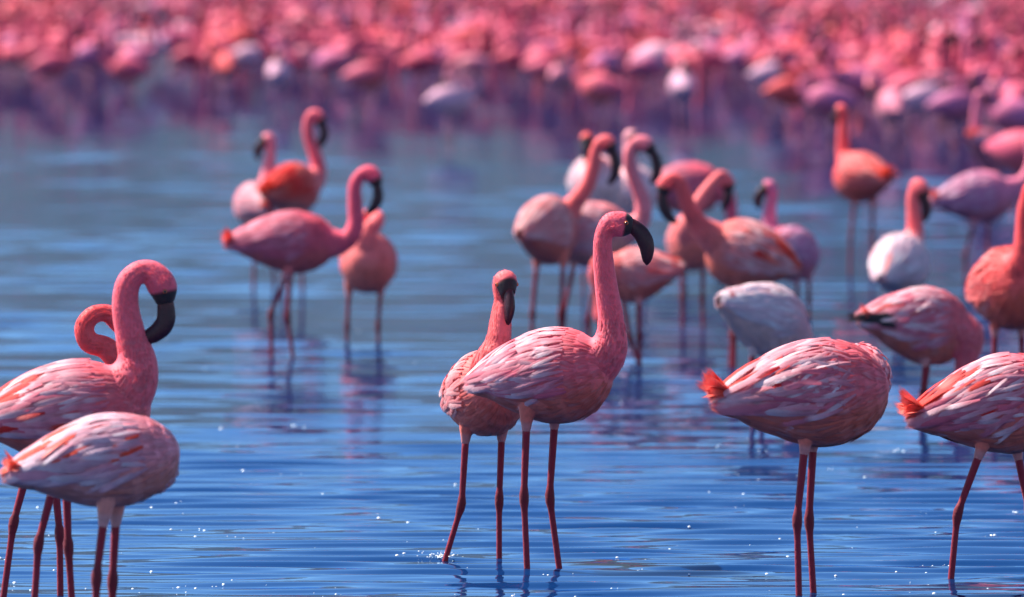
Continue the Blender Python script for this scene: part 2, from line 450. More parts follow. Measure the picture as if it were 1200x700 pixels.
        for a, b in ((0, 1), (1, 2)):
            mid = (tips[a] + tips[b]) * .5 * .93 + ft * .07
            bag.add(np.array([ft, tips[a], mid, tips[b]]), [(0, 1, 2), (0, 2, 3)], LEG_C)
    kids = []
    # ---- bill: deep, kinked, tapering
    bp = catmull(np.vstack([head * .35 + bill[0] * .65, bill]), 22)
    bl = np.concatenate([[0], np.cumsum(np.linalg.norm(np.diff(bp, axis=0), axis=1))]); bl /= bl[-1]
    br = np.interp(bl, [0, .12, .3, .5, .7, .88, .97, 1], np.array([.0180, .0195, .0215, .0222, .0190, .0135, .0080, .002]) * kk * spec.get('billk', 1.0))
    v, f = loft(bp, br, lat, .62, 14)
    bc = np.array((.040, .008, .015)); red = np.array((.20, .03, .035))
    w = (smooth(.10, .02, 0) if False else 0)
    vv = np.repeat(bl, 14); vv = np.concatenate([vv, [0, 1]])
    band = ((1 - smooth(.0, .22, vv)) * .5)[:, None]
    cc = bc * (1 - band) + red * band
    if lod == 2:
        bag.add(v, f, cc)
    else:
        b_ = Bag(); b_.add(v, f, cc); 
        kids.append(('bill', b_.mesh('bill'), M_BILL, {}))
        for sgn in (-1, 1):
            up = norm(np.cross(lat, axis)); up = up if up[2] > 0 else -up
            ec = head + axis * .012 + up * .006 + lat * sgn * .0275 * kk
            eb = Bag()
            ph = np.linspace(0, math.pi, 9)
            ev, ef = loft(np.array([ec - lat * sgn * .006 * math.cos(p_) for p_ in ph]), np.maximum(.0062 * np.sin(ph), .0002), up, 1, 12)
            q = np.linalg.norm(np.cross(ev - ec, lat), axis=1)
            ecol = np.where((q < .0030)[:, None], np.array((.01, .004, .004)), np.array((.45, .10, .03)))
            eb.add(ev, ef, ecol); kids.append(('eye', eb.mesh('eye'), M_EYE, {}))
    # ---- plumage
    if lod < 2:
        plum, wl, wr, tail = Bag(), Bag(), Bag(), Bag()
        fl = 0 if lod == 0 else 1
        dens = 1.0 if lod == 0 else 1.45
        ruff = spec.get('ruffle', 1.0)
        def ok(p, r_=1.05):
            dd = np.linalg.norm(chain - p, axis=1); i = dd.argmin()
            return not (ln[i] > base_len * .6 and dd[i] < rad[i] * r_)
        tt = .99
        rows = []
        tv = .965
        while tv > .03:
            rows.append(tv); tv -= dens * (.011 + .022 * smooth(.95, .5, 0) + .020 * (1 - tv) ** .7) / bd.L * .82
        def wingness(t_, th_):          # 1 inside the folded wing
            s = math.sin(th_)
            low = -.42 + .55 * float(smooth(.5, .05, t_)) if False else -.38 + .25 * float(1 - smooth(.1, .5, t_))
            return (t_ < .80 - .1 * abs(s - .3)) and s > low
        for ri, t_ in enumerate(rows):
            size = .016 + .030 * float(1 - smooth(.45, .95, t_)) 
            circ = math.pi * (np.interp(t_, ST_T, ST_W) * bd.W + np.interp(t_, ST_T, ST_U) * bd.H)
            n_ = max(6, int(circ / (size * .34 * dens)))
            for k in range(n_):
                th_ = 2 * math.pi * (k + .5 * (ri % 2) + g.uniform(-.3, .3)) / n_ - math.pi / 2
                tj = float(np.clip(t_ + g.uniform(-.01, .01), .02, .975))
                p = bd.at(np.array(tj), np.array(th_)); 
                if not ok(p): continue
                nr, fw = bd.normal(np.array(tj), np.array(th_))
                inw = wingness(tj, th_)
                s = math.sin(th_); side = math.cos(th_)
                
                L_ = size * g.uniform(1.5, 2.4) * (1.5 if inw else 1.0) * min(1.2, ruff ** .3)
                W_ = size * g.uniform(.46, .70); L_ = min(L_, tj * bd.L + g.uniform(.012, .03))
                swirl = g.normal(0, .26 if inw else .16) * ruff + (-.30 * side * (1 if s > -.3 else 0) * 0)
                wr_ = max(.02, np.interp(tj, ST_T, ST_W) * bd.W)
                t2 = max(.0, tj - L_ / bd.L); th2 = th_ + (swirl - (.18 if side > 0 else -.18) * (1 - abs(s)) * inw) * L_ / wr_
                tipp = bd.at(np.array(t2), np.array(th2)) - bd.f * max(0., L_ / bd.L - tj) * bd.L * .9
                n2, _f2 = bd.normal(np.array(max(t2, .02)), np.array(th2))
                lay = (.0045 if inw else .003) * ruff
                tipp = tipp + n2 * ((.006 if inw else .0015) + g.uniform(0, lay))
                if inw:
                    m_ = g.beta(.9, 1.0); dk = g.uniform(.86, 1.0); m_ = min(1.0, m_ + .28 * float(smooth(.1, .9, s)) * (.4 + .6 * float(smooth(.2, .5, tj))))  # backs whitened: sunlit tops put into the feather colour
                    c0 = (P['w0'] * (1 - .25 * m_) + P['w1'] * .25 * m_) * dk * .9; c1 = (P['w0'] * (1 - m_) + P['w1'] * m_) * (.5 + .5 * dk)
                    acc = spec.get('accent', 1.0) * (.04 + .75 * float(smooth(.35, .85, s)) * float(1 - smooth(.30, .62, tj)))
                    if g.random() < acc:
                        c0 = P['acc']; c1 = P['acc'] * .5 + P['tail'] * .5
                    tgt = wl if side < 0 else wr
                else:
                    kb_ = float(1 - smooth(-.7, .1, s)); kf = float(smooth(.45, .75, tj))  # belly feathers share the tone with underside shade mixed in
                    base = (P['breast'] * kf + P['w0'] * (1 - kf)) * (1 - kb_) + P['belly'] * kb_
                    m_ = g.uniform(-.08, .22); c0 = base * g.uniform(.9, 1.02); c1 = base * (1 - m_) + P['w1'] * m_ if m_ > 0 else base * (1 + m_)
                    tgt = plum
                p0 = p + nr * (.0005 + (.005 if inw else 0.0))
                dr = tipp - p0; L_ = np.linalg.norm(dr); dr = dr / L_
                bulge = .10 + 1.2 * L_
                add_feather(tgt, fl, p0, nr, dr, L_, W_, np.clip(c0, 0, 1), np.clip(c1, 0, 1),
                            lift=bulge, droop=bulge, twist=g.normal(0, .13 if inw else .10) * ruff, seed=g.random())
        # small feathers running up the neck base (the whole neck when it is folded away)
        reach = lh if spec.get('tucked') else base_len * 1.15
        Tn = norm(np.gradient(chain, axis=0))
        for q in range(int((520 if lod == 0 else 160) * reach / .2)):
            x = g.uniform(base_len * .3, reach); i = min(int(np.searchsorted(ln, x)), len(chain) - 2)
            r3 = norm(g.normal(size=3)); r3 = norm(r3 - Tn[i] * np.dot(r3, Tn[i]))
            p0 = chain[i] + r3 * rad[i] * .98
            k_ = float(smooth(base_len * .3, base_len, x)); base = P['breast'] * (1 - k_) + P['neck'] * k_
            if spec.get('tucked'): base = base * .6 + P['w1'] * .4 * g.uniform(.4, 1.2) + base * .2
            sz = (.030 - .012 * k_) * g.uniform(.8, 1.2)
            dr = norm(-Tn[i] + r3 * .12 + g.normal(0, .08, 3))
            add_feather(plum, fl, p0, r3, dr, sz, sz * .42, np.clip(base * g.uniform(.88, 1.03), 0, 1), np.clip(base * .85 + P['w1'] * .15, 0, 1), lift=.12, droop=.16, seed=g.random())
        # long tertials and scapulars flowing over the rump, dark flight feathers below them
        for sg, tgt in ((0, wr), (1, wl)):
            for q in range(22 if lod == 0 else 14):
                th_ = g.uniform(.12, 1.35); th_ = th_ if sg == 0 else math.pi - th_
                tj = g.uniform(.16, .42)
                p = bd.at(np.array(tj), np.array(th_)); nr, fw = bd.normal(np.array(tj), np.array(th_))
                dr = norm(-fw + np.cross(nr, fw) * g.normal(0, .10) + (-bd.u * .10))
                if g.random() < .8 * spec.get('accent', 1.0): c0, c1 = P['acc'], P['tail'] * .8 + P['w1'] * .2
                else: c0, c1 = P['w0'], P['w1']
                add_feather(tgt, fl, p + nr * .010, nr, dr, min(g.uniform(.07, .115), tj * bd.L + g.uniform(.0, .025)), g.uniform(.016, .025), c0, c1, lift=.06, droop=.16, twist=g.normal(0, .2), seed=g.random())
            nb = spec.get('black', 5)
            for q in range(nb):
                th_ = spec.get('bth', .05) + (.055 if 'bt' in spec else .09) * q; th_ = th_ if sg == 0 else math.pi - th_
                tj = spec.get('bt', .22) - .012 * q + (g.uniform(-.05, .05) if 'bt' in spec else 0)
                p = bd.at(np.array(tj), np.array(th_)); nr, fw = bd.normal(np.array(tj), np.array(th_))
                dr = norm(-fw + bd.u * (g.uniform(-.12, .10) if 'bt' in spec else .02 * q - .05))
                add_feather(tgt, fl, p + nr * (.017 if 'bt' in spec else .005), nr, dr, spec.get('blacklen', .085) * (g.uniform(.6, 1.25) if 'bt' in spec else 1) + .006 * q, .014 if 'bt' in spec else .020, BLACK * 1.6, BLACK * 1.3, lift=.05, droop=.05, seed=g.random())
        # tail fan
        for q in range(24):
            a = (q % 8 - 3.5) / 3.5
            p = bd.at(np.array(.05), np.array(math.pi / 2 + a * .9)); 
            dr = norm(-bd.f + bd.l * a * .60 + bd.u * (.28 * spec.get('tailup', 1.0) + g.uniform(-.35, .45)))
            add_feather(tail, fl, p + bd.f * .012, norm(bd.u - bd.l * a * .5), dr, g.uniform(.046, .066) * spec.get('taillen', 1.0), g.uniform(.028, .042) * (.4 + .6 * spec.get('taillen', 1.0)),
                        P['tail'] * .7 + P['acc'] * .3, np.clip(P['tail'] * g.uniform(.8, 1.1) + P['w1'] * g.uniform(0, .22), 0, 1), lift=.05, droop=-.35 if g.random() < .6 else .2, twist=g.normal(0, .35), seed=g.random())
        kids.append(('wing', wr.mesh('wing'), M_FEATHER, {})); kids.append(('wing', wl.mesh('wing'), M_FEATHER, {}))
        kids.append(('tail', tail.mesh('tail'), M_FEATHER, {}))
        kids.append(('body_plumage', plum.mesh('body_plumage'), M_FEATHER, {'kind': 'stuff'}))
        # short soft plumage on neck and head
        fz = Bag()
        nf = 2600 if lod == 0 else 700
        T = norm(np.gradient(chain, axis=0))
        FV, FF, FC = [], [], []
        for q in range(nf):
            x = g.uniform(base_len * .8, lh + .008)
            i = min(int(np.searchsorted(ln, x)), len(chain) - 2)
            ct = chain[i] + (chain[i + 1] - chain[i]) * ((x - ln[i]) / max(1e-6, ln[i + 1] - ln[i]))
            r3 = norm(g.normal(size=3)); r3 = norm(r3 - T[i] * np.dot(r3, T[i]))
            b0 = ct + r3 * rad[i] * .95
            dr = norm(-T[i] + r3 * g.uniform(.02, .24))
            sd = np.cross(dr, r3); ll = g.uniform(.006, .010)
            FV += [b0 - sd * .0010, b0 + sd * .0010, b0 + dr * ll]
            FF.append((3 * q, 3 * q + 1, 3 * q + 2))
            c = P['neck'] * g.uniform(.85, 1.12); FC += [c, c, c * .7 + P['w1'] * .3]
        fz.add(np.array(FV), FF, np.clip(np.array(FC), 0, 1))
        kids.append(('neck_plumage', fz.mesh('neck_plumage'), M_FLUFF, {'kind': 'stuff'}))
    return bag.mesh('flamingo'), kids

# ------------------------------------------------------------------ birds seen singly
def px(u, v, d):                # photo pixel at distance d -> world point
    return np.array([(u - 600.0) * d / F_PX, d, CAM_H - (v - HORIZON) * d / F_PX])

def single(W, heading, c, label, neck, head, bill, legs=None, pal='pink', lod=1, L=.42, H=.245, Wd=.215, pitch=0, group=None, seed=0, **kw):
    d = depth_of(W); phi = math.radians(heading)
    org = px(c[0], W, d)
    def P3(q):
        dy = q[2] if len(q) > 2 else 0.0
        return px(q[0], q[1], d + dy) - org
    C = P3(c)
    fwd = np.array([math.cos(phi), math.sin(phi), 0]); left = np.array([-fwd[1], fwd[0], 0])
    sp = dict(c=C, L=L, H=H, Wd=Wd, phi=phi, pitch=math.radians(pitch), neck=np.array([P3(q) for q in neck]), head=P3(head),
              bill=np.array([P3(q) for q in bill]), **kw)
    out = []
    if legs is None: legs = [None, None]
    for sgn, lg in zip((-1, 1), legs):      # right leg, left leg
        off = left * sgn * .045
        if lg is None:
            hip = C + off - fwd * .01 + np.array([0, 0, -H * .52]); kz = max(.10, hip[2] * .5)
            kn = np.array([hip[0], hip[1], kz]) - fwd * .02
            out.append([hip, kn, np.array([kn[0], kn[1], -.06]) + fwd * .01])
        else:
            pts = []
            for q in lg:
                dy = q[2] if len(q) > 2 else 0
                pts.append(px(q[0], q[1], d + off[1] + dy) - org)
            if pts[-1][2] < .03 and not kw.get('lifted'):
                e = pts[-1].copy(); e[2] = -.06; pts[-1] = e
            out.append(pts)
    sp['legs'] = out
    me, kids = build_flamingo(sp, lod, pal, 100 + seed)
    o = link('flamingo', me, M_BODY, label=label, category='flamingo', group=group or 'flamingos wading in the open water')
    o.location = org
    for nm, m, mat, pr in kids: link(nm, m, mat, o, **pr)
    return o

# --- the pair in the middle
single(668, -18, (646, 441), 'bright pink flamingo standing tall, straight neck and hooked black bill, before paler companion',
       neck=[(697, 425, -.03), (714, 405, -.04), (716, 375, -.04), (711, 340, -.04), (707, 305, -.04), (707, 278, -.04), (715, 263, -.04)],
       head=(728, 263, -.04), bill=[(741, 265, -.04), (752, 275, -.04), (758, 290, -.04), (758, 311, -.04)],
       legs=[[(617, 496), (614, 583), (619, 668)], [(650, 494), (644, 583), (659, 663)]],
       pal='pink', lod=0, L=.385, pitch=8, seed=1, accent=.12, black=0, flare=.17, taillen=.35)
single(655, -62, (568, 462), 'flamingo facing the viewer with bill hanging straight down, beside the tall pink one',
       neck=[(577, 425, -.12), (584, 400, -.12), (587, 375, -.11), (590, 352, -.10)],
       head=(592, 331, -.11), bill=[(596, 345, -.135), (597, 362, -.14), (594, 382, -.13)],
       legs=[[(546, 510), (541, 592), (514, 655)], [(588, 508), (585, 586), (585, 655)]],
       pal='salmon', lod=0, L=.33, H=.225, Wd=.19, pitch=14, seed=2, accent=.2, black=0, flare=.16, legk=.82, taillen=.3)

# --- left front
single(735, 4, (86, 486), 'pink flamingo with high looped neck and bill resting against its own throat',
       neck=[(150, 452), (160, 425), (153, 392), (147, 360), (150, 333), (163, 319), (178, 319)],
       head=(190, 336), bill=[(194, 356), (194, 376), (183, 390), (158, 402)],
       legs=[[(62, 572), (45, 636), (40, 712)], [(78, 572), (80, 640), (85, 715)]],
       pal='pink', lod=0, L=.43, H=.25, pitch=6, seed=3, accent=1.0, black=2, k=1.08, flare=.19)
single(700, 8, (70, 487, .12), 'preening flamingo with tightly coiled neck, half hidden behind the loop necked one',
       neck=[(135, 455, .1), (139, 428, .08), (124, 408, .08), (104, 401, .08), (99, 383, .08), (110, 369, .08), (127, 368, .09)],
       head=(144, 380, .10), bill=[(155, 392, .10), (158, 408, .10), (150, 418, .10)],
       legs=[[(30, 560), (16, 612), (0, 690)], [(64, 565), (70, 625), (71, 708)]],
       pal='orange', lod=0, L=.36, H=.21, Wd=.19, pitch=3, seed=4, k=.9, flare=.16)
single(775, 14, (124, 541), 'plump pale flamingo with hidden head and orange tail tip, before the loop necked one',
       neck=[(168, 540, .07), (176, 546, .10), (175, 550, .13), (168, 548, .16), (160, 546, .18)],
       head=(156, 548, .20), bill=[(146, 552, .20), (138, 558, .20), (132, 564, .20)], tucked=True,
       legs=[[(122, 606), (113, 676), (112, 752)], [(136, 606), (132, 680), (131, 755)]],
       pal='frost', lod=0, L=.40, H=.205, Wd=.20, pitch=9, seed=5, accent=.9, black=1, flare=.22, taillen=.8)

# --- right front
single(697, 6, (955, 461), 'sleeping pink flamingo with ruffled plumage, head tucked away and bright red tail',
       tucked=True, neck=[(1006, 450, .05), (1014, 442, .09), (1010, 430, .12), (998, 428, .15), (985, 430, .17)],
       head=(968, 432, .17), bill=[(955, 440, .17), (945, 450, .17), (938, 458, .17)],
       legs=[[(943, 523), (934, 610), (937, 700)], [(953, 520), (948, 610), (955, 698)]],
       pal='pink', lod=0, taillen=1.45, L=.435, H=.262, Wd=.235, pitch=7, seed=6, accent=.9, black=3, blacklen=.07, ruffle=1.5, flare=.26)
single(675, 4, (1175, 474), 'pink flamingo striding off with one leg swung back, tail of curled red feathers',
       neck=[(1228, 440), (1242, 410), (1240, 370), (1236, 335), (1246, 315)],
       head=(1262, 318), bill=[(1278, 326), (1288, 342), (1282, 358)],
       legs=[[(1149, 529), (1122, 602), (1112, 672)], [(1192, 530), (1206, 600), (1212, 672)]],
       pal='pink', lod=0, L=.415, H=.25, taillen=1.35, pitch=12, seed=7, accent=.9, black=2, flare=.18)

# --- right, one row further back
single(500, 14, (1082, 382), 'pink flamingo bending its neck down, black wing tip showing under folded wing',
       neck=[(1130, 392), (1134, 412), (1129, 436), (1122, 458), (1116, 474)],
       head=(1108, 487), bill=[(1098, 493), (1088, 498), (1080, 506)],
       legs=[[(1085, 422), (1081, 462), (1078, 500)], [(1088, 420), (1083, 460), (1079, 498)]],
       pal='pink', lod=0, L=.385, H=.255, Wd=.20, pitch=-4, seed=8, accent=.2, black=11, blacklen=.085, bt=.30, bth=-.12, flare=.18, taillen=.8, tailup=.1)
single(500, 38, (898, 374), 'nearly white flamingo with its head lowered to feed behind the sleeping red tailed one',
       neck=[(920, 385, .03), (930, 400, .05), (931, 425, .06), (928, 450, .06), (930, 470, .06)],
       head=(934, 482, .06), bill=[(942, 488, .06), (948, 496, .06), (944, 504, .06)],
       legs=[[(882, 410), (880, 455), (884, 500)], [(901, 408), (893, 450), (892, 498)]],
       pal='white', lod=0, L=.36, H=.235, Wd=.225, pitch=-16, seed=9, accent=.05, black=0, flare=.20, taillen=.6)
single(480, -62, (1182, 338), 'orange red flamingo with ruffled back feathers and raised straight neck',
       neck=[(1194, 318, -.10), (1199, 300, -.12), (1200, 275, -.12), (1201, 245, -.12), (1206, 226, -.12)],
       head=(1214, 220, -.13), bill=[(1222, 225, -.14), (1228, 235, -.15), (1226, 248, -.15)],
       legs=[[(1166, 388), (1165, 430), (1165, 478)], [(1197, 388), (1198, 430), (1198, 478)]],
       pal='orange', lod=0, L=.40, H=.285, Wd=.235, pitch=10, seed=10, ruffle=2.2, accent=.9, flare=.16, black=0, taillen=.3)
single(400, 68, (1054, 311), 'pale flamingo seen from behind, pink neck hooked over to the side',
       neck=[(1066, 290, .1), (1072, 272, .12), (1071, 250, .12), (1070, 230, .12), (1074, 217, .12)],
       head=(1080, 222, .11), bill=[(1083, 232, .11), (1086, 246, .11), (1083, 260, .11)],
       legs=[[(1048, 346), (1050, 380), (1050, 402)], [(1058, 346), (1056, 380), (1057, 402)]],
       pal='white', lod=1, L=.36, H=.25, Wd=.235, pitch=14, seed=11, accent=.15, black=3, flare=.16, taillen=.4, neckc=(.88, .13, .14))
single(330, 10, (1147, 231), 'lilac pink flamingo in side view with long body and red tail, near the flock edge',
       neck=[(1184, 222, .03), (1200, 212, .05), (1210, 190, .06), (1207, 165, .06), (1212, 150, .06)],
       head=(1219, 150, .06), bill=[(1226, 154, .06), (1232, 163, .06), (1229, 173, .06)],
       legs=[[(1141, 262), (1131, 300), (1132, 330)], [(1158, 262), (1157, 300), (1152, 330)]],
       pal='lilac', lod=1, L=.39, H=.25, pitch=8, seed=12, accent=.1, black=1, flare=.17)
single(322, 128, (1009, 208), 'coral flamingo standing on long straight legs with thin raised neck, alone before the flock',
       neck=[(994, 190, .08), (989, 178, .1), (988, 160, .1), (988, 142, .1)],
       head=(986, 130, .1), bill=[(982, 132, .11), (978, 140, .12), (980, 148, .12)],
       legs=[[(1023, 238), (1022, 280), (1023, 322)], [(1001, 238), (997, 280), (996, 322)]],
       pal='orange', lod=1, L=.36, H=.245, Wd=.225, pitch=4, seed=13, accent=.4, black=1, flare=.15)
single(246, 40, (1163, 176), 'greyish lilac flamingo with upright neck at the flock edge',
       neck=[(1148, 165), (1143, 150), (1144, 130), (1146, 118)],
       head=(1149, 112), bill=[(1154, 114), (1158, 120), (1157, 126)], pal='lilac', lod=1, L=.36, pitch=-20, seed=14, flare=.14)

# --- left group
single(420, 3, (340, 284), 'slender pink flamingo striding with legs crossed, orange tail held level behind',
       neck=[(392, 285), (409, 279), (417, 262), (416, 238), (416, 218), (422, 206), (431, 202)],
       head=(438, 208), bill=[(442, 218), (443, 232), (438, 243), (428, 252)],
       legs=[[(336, 322), (317, 368), (319, 420)], [(340, 322), (337, 372), (346, 420)]],
       pal='hot', lod=0, L=.43, H=.235, Wd=.2, tailup=.2, pitch=3, seed=15, accent=.05, black=1, flare=.17, taillen=1.15)
single(400, -88, (432, 308), 'salmon flamingo facing forward, its neck folded behind the slender striding one',
       neck=[(430, 283, -.10), (430, 272, -.10), (440, 262, -.08), (442, 254, -.04), (432, 252, .0)],
       head=(424, 258, .0), bill=[(420, 266, .0), (419, 274, .0), (420, 282, .0)],
       legs=[[(409, 343), (407, 382), (406, 402)], [(446, 343), (443, 382), (444, 402)]],
       pal='salmon', lod=1, L=.36, H=.25, Wd=.23, pitch=8, seed=16, accent=.1, black=0, flare=.14)
single(345, 52, (342, 222), 'flamingo turned away with vivid red feathers on its back and a hooked neck',
       neck=[(366, 212, .08), (373, 198, .1), (369, 180, .1), (362, 160, .1), (361, 143, .1), (366, 135, .1)],
       head=(373, 138, .1), bill=[(378, 147, .1), (380, 158, .1), (376, 168, .1), (370, 176, .1)],
       legs=[[(330, 252), (332, 300), (331, 345)], [(352, 252), (354, 300), (355, 345)]],
       pal='redback', lod=1, L=.34, H=.24, Wd=.225, pitch=6, seed=17, accent=2.0, ruffle=1.5, black=0, flare=.15)
single(340, 112, (299, 241), 'pale flamingo turned away with bill pointing opposite to its red backed neighbour',
       neck=[(308, 226, .1), (313, 208, .12), (316, 190, .12), (317, 174, .12)],
       head=(314, 164, .12), bill=[(307, 168, .12), (302, 178, .12), (304, 188, .12)],
       legs=[[(302, 264), (298, 300), (297, 340)], [(318, 264), (320, 300), (322, 340)]],
       pal='pale', lod=1, L=.32, H=.21, Wd=.18, pitch=6, seed=18, accent=.05, black=1, flare=.15)

# --- cluster behind the middle pair
single(405, 58, (641, 270), 'pale salmon flamingo with neck leaning towards the cluster and long black bill hanging down',
       neck=[(657, 256, .08), (672, 240, .1), (688, 217, .1), (695, 195, .1), (698, 178, .1), (704, 168, .1)],
       head=(712, 168, .1), bill=[(718, 178, .1), (722, 192, .1), (720, 206, .1), (712, 217, .1)],
       legs=[[(660, 312), (657, 368), (656, 405)], [(629, 312), (624, 368), (623, 405)]],
       pal='salmon', lod=0, L=.335, H=.275, Wd=.215, pitch=4, seed=19, accent=.05, black=0, flare=.16, taillen=.3)
single(402, 14, (691, 276), 'plump pale flamingo in side view with swan curved neck behind the tall pink one',
       neck=[(738, 268), (752, 256), (753, 236), (744, 212), (738, 192), (739, 176), (747, 167)],
       head=(757, 170), bill=[(765, 179), (770, 192), (769, 205), (762, 216)],
       legs=[[(672, 312), (660, 372), (660, 405)], [(700, 312), (690, 375), (692, 405)]],
       pal='pale', lod=0, L=.41, H=.262, Wd=.225, pitch=10, seed=20, accent=.05, black=1, flare=.17)
single(425, 165, (747, 322), 'small salmon flamingo facing opposite to the tall pink one, one foot lifting',
       neck=[(722, 318, -.02), (706, 312), (700, 325), (705, 345), (704, 362)],
       head=(706, 372), bill=[(708, 380), (712, 390), (716, 398)],
       legs=[[(730, 350), (738, 396), (754, 425)], [(748, 350), (749, 395), (750, 425)]],
       pal='salmon', lod=0, L=.30, H=.21, Wd=.19, pitch=-6, seed=21, accent=.3, black=1, flare=.15, taillen=.6)
single(345, -70, (697, 215), 'flamingo with coral head and white breast, part hidden behind two arching necks',
       neck=[(700, 203, -.1), (700, 195, -.1), (694, 186, -.1), (690, 172, -.1)],
       head=(688, 163, -.1), bill=[(686, 172, -.13), (686, 181, -.14), (687, 190, -.13)],
       pal='white', lod=1, L=.36, H=.26, Wd=.24, pitch=10, seed=22, accent=.05, black=0, flare=.13, neckc=(.88, .10, .09))
single(338, -100, (743, 226), 'white flamingo framed by the swan curved neck in front of it',
       neck=[(742, 212, -.1), (741, 200, -.1), (738, 185, -.08), (737, 170, -.06)],
       head=(739, 160, -.06), bill=[(744, 165, -.08), (747, 174, -.1), (746, 182, -.1)],
       pal='white', lod=1, L=.36, H=.25, Wd=.23, pitch=10, seed=23, accent=.0, black=0, flare=.13)
single(322, 8, (806, 221), 'horizontal pink flamingo partly hidden behind the preening ones, head lowered',
       neck=[(840, 222), (852, 232), (857, 250), (856, 272)],
       head=(853, 284), bill=[(848, 290), (842, 296), (838, 303)],
       pal='hot', lod=1, L=.42, H=.25, pitch=4, seed=24, accent=.2, black=1, flare=.17)
single(385, -75, (810, 284), 'preening flamingo with pale edged breast and neck slanting up behind the bowing coral one',
       neck=[(808, 268, -.10), (812, 250, -.10), (824, 230, -.08), (836, 214, -.06), (845, 206, -.04)],
       head=(852, 214, -.02), bill=[(854, 225, -.02), (851, 238, -.02), (845, 246, -.02)],
       legs=[[(800, 312), (800, 350), (800, 388)], [(824, 312), (823, 350), (825, 388)]],
       pal='salmon', lod=1, L=.34, H=.24, Wd=.20, pitch=12, seed=25, accent=.05, black=0, flare=.15)
single(430, 160, (874, 299), 'coral flamingo with head bowed towards the swan curved neck, crimson streaks on its back',
       neck=[(836, 278), (820, 264), (808, 246), (801, 226), (796, 214), (788, 210)],
       head=(780, 217), bill=[(776, 228), (777, 241), (783, 253), (794, 262)],
       legs=[[(860, 344), (858, 392), (855, 428)], [(868, 346), (861, 392), (860, 428)]],
       pal='salmon', neckc=(.88, .10, .11), lod=0, L=.375, H=.265, Wd=.215, pitch=16, seed=26, accent=1.0, black=2, flare=.18, taillen=.4)
single(372, 60, (927, 297), 'lilac grey flamingo turned away, bill tucked sideways above the bowing coral one',
       neck=[(912, 276, .06), (903, 262, .08), (902, 246, .08), (905, 230, .08)],
       head=(901, 220, .08), bill=[(893, 224, .08), (888, 234, .08), (890, 246, .08)],
       legs=[[(934, 326), (934, 350), (934, 372)], [(948, 326), (948, 350), (948, 372)]],
       pal='lilac', lod=1, L=.36, H=.235, Wd=.22, pitch=-8, seed=27, accent=.2, black=4, flare=.14)

# ------------------------------------------------------------------ the flock behind
POSES = {
 'upright': dict(neck=[(.19, .57), (.225, .66), (.205, .77), (.205, .86)], head=(.235, .885), bill=[(.27, .875), (.30, .84), (.295, .79)], say='neck held upright'),
 'feeding': dict(neck=[(.22, .50), (.27, .38), (.27, .22), (.25, .11)], head=(.22, .06), bill=[(.19, .045), (.16, .03), (.13, .01)], say='neck bent down to the water'),
 'hooked': dict(neck=[(.19, .57), (.235, .66), (.225, .75), (.245, .80)], head=(.285, .785), bill=[(.30, .75), (.295, .70), (.26, .665)], say='neck hooked over'),
 'sleeping': dict(neck=[(.20, .58), (.19, .65), (.11, .675), (.02, .66)], head=(-.03, .645), bill=[(-.06, .63), (-.09, .61), (-.11, .58)], say='head laid on its back'),
 'preening': dict(neck=[(.20, .58, .02), (.25, .66, .06), (.22, .72, .12), (.14, .69, .15)], head=(.09, .65, .15), bill=[(.06, .61, .15), (.05, .57, .14), (.05, .53, .13)], say='head turned to preen'),
}
PALS = {'pink': 'pink', 'hot': 'deep pink', 'pale': 'pale pink', 'orange': 'orange red', 'lilac': 'lilac pink', 'white': 'whitish', 'crimson': 'crimson'}
variants = {}
for pi, (pn, po) in enumerate(POSES.items()):
    for ci, pal in enumerate(PALS):
        y3 = lambda q: np.array([q[0], q[2] if len(q) > 2 else 0, q[1]])
        legs = []
        for sgn in (-1, 1):
            legs.append([np.array([0., sgn * .045, .385]), np.array([-.02, sgn * .045, .2]), np.array([sgn * .02, sgn * .045, -.06])])
        sp = dict(c=(0, 0, .5), L=.42, H=.25, Wd=.225, phi=0, pitch=math.radians((6, -4, 8, 4, 10)[pi]), neck=np.array([y3(q) for q in po['neck']]),
                  head=y3(po['head']), bill=np.array([y3(q) for q in po['bill']]), legs=legs, flare=.18, legk=.68, legc=np.array((.58, .20, .26)))
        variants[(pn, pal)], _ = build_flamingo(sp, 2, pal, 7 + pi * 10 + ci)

def edge(u):        # photo row where the flock's near edge meets the water
    return np.interp(u, [-200, 0, 150, 300, 420, 560, 700, 850, 950, 1040, 1200, 1400], [117, 117, 119, 117, 125, 123, 133, 132, 160, 180, 192, 200])

def flock_bird(u, W, pn, pal, rot, scl=1.0):
    d = depth_of(W); p = px(u, W, d); p[2] = -.09       # deeper water there
    o = link('flamingo', variants[(pn, pal)], M_BODY, label=f'{PALS[pal]} flamingo in the dense distant flock, {POSES[pn]["say"]}',
             category='flamingo', group='flamingos of the distant flock')
    o.location = p; o.rotation_euler.z = math.radians(rot); o.scale = (scl,) * 3
    return o
fr = np.random.default_rng(21)
pns, pls = list(POSES), list(PALS)
used = []
front = [(528, 180, 'sleeping', 'white', 30), (430, 142, 'sleeping', 'pink', 5), (327, 138, 'sleeping', 'white', 80), (150, 132, 'hooked', 'hot', 170), (60, 126, 'upright', 'hot', 20),
         (265, 126, 'preening', 'orange', 100), (705, 162, 'sleeping', 'pink', 160), (800, 158, 'sleeping', 'white', 95), (925, 166, 'sleeping', 'orange', 20), (660, 142, 'sleeping', 'pale', 60),
         (972, 180, 'sleeping', 'lilac', 170), (1046, 190, 'preening', 'pale', 100), (1085, 178, 'sleeping', 'white', 20), (1190, 205, 'hooked', 'lilac', 170), (1120, 188, 'sleeping', 'lilac', 15), (1195, 260, 'feeding', 'hot', -30)]
for u, W, pn, pal, rot in front:
    flock_bird(u, W, pn, pal, rot); used.append(((u - 600) * depth_of(W) / F_PX, depth_of(W)))
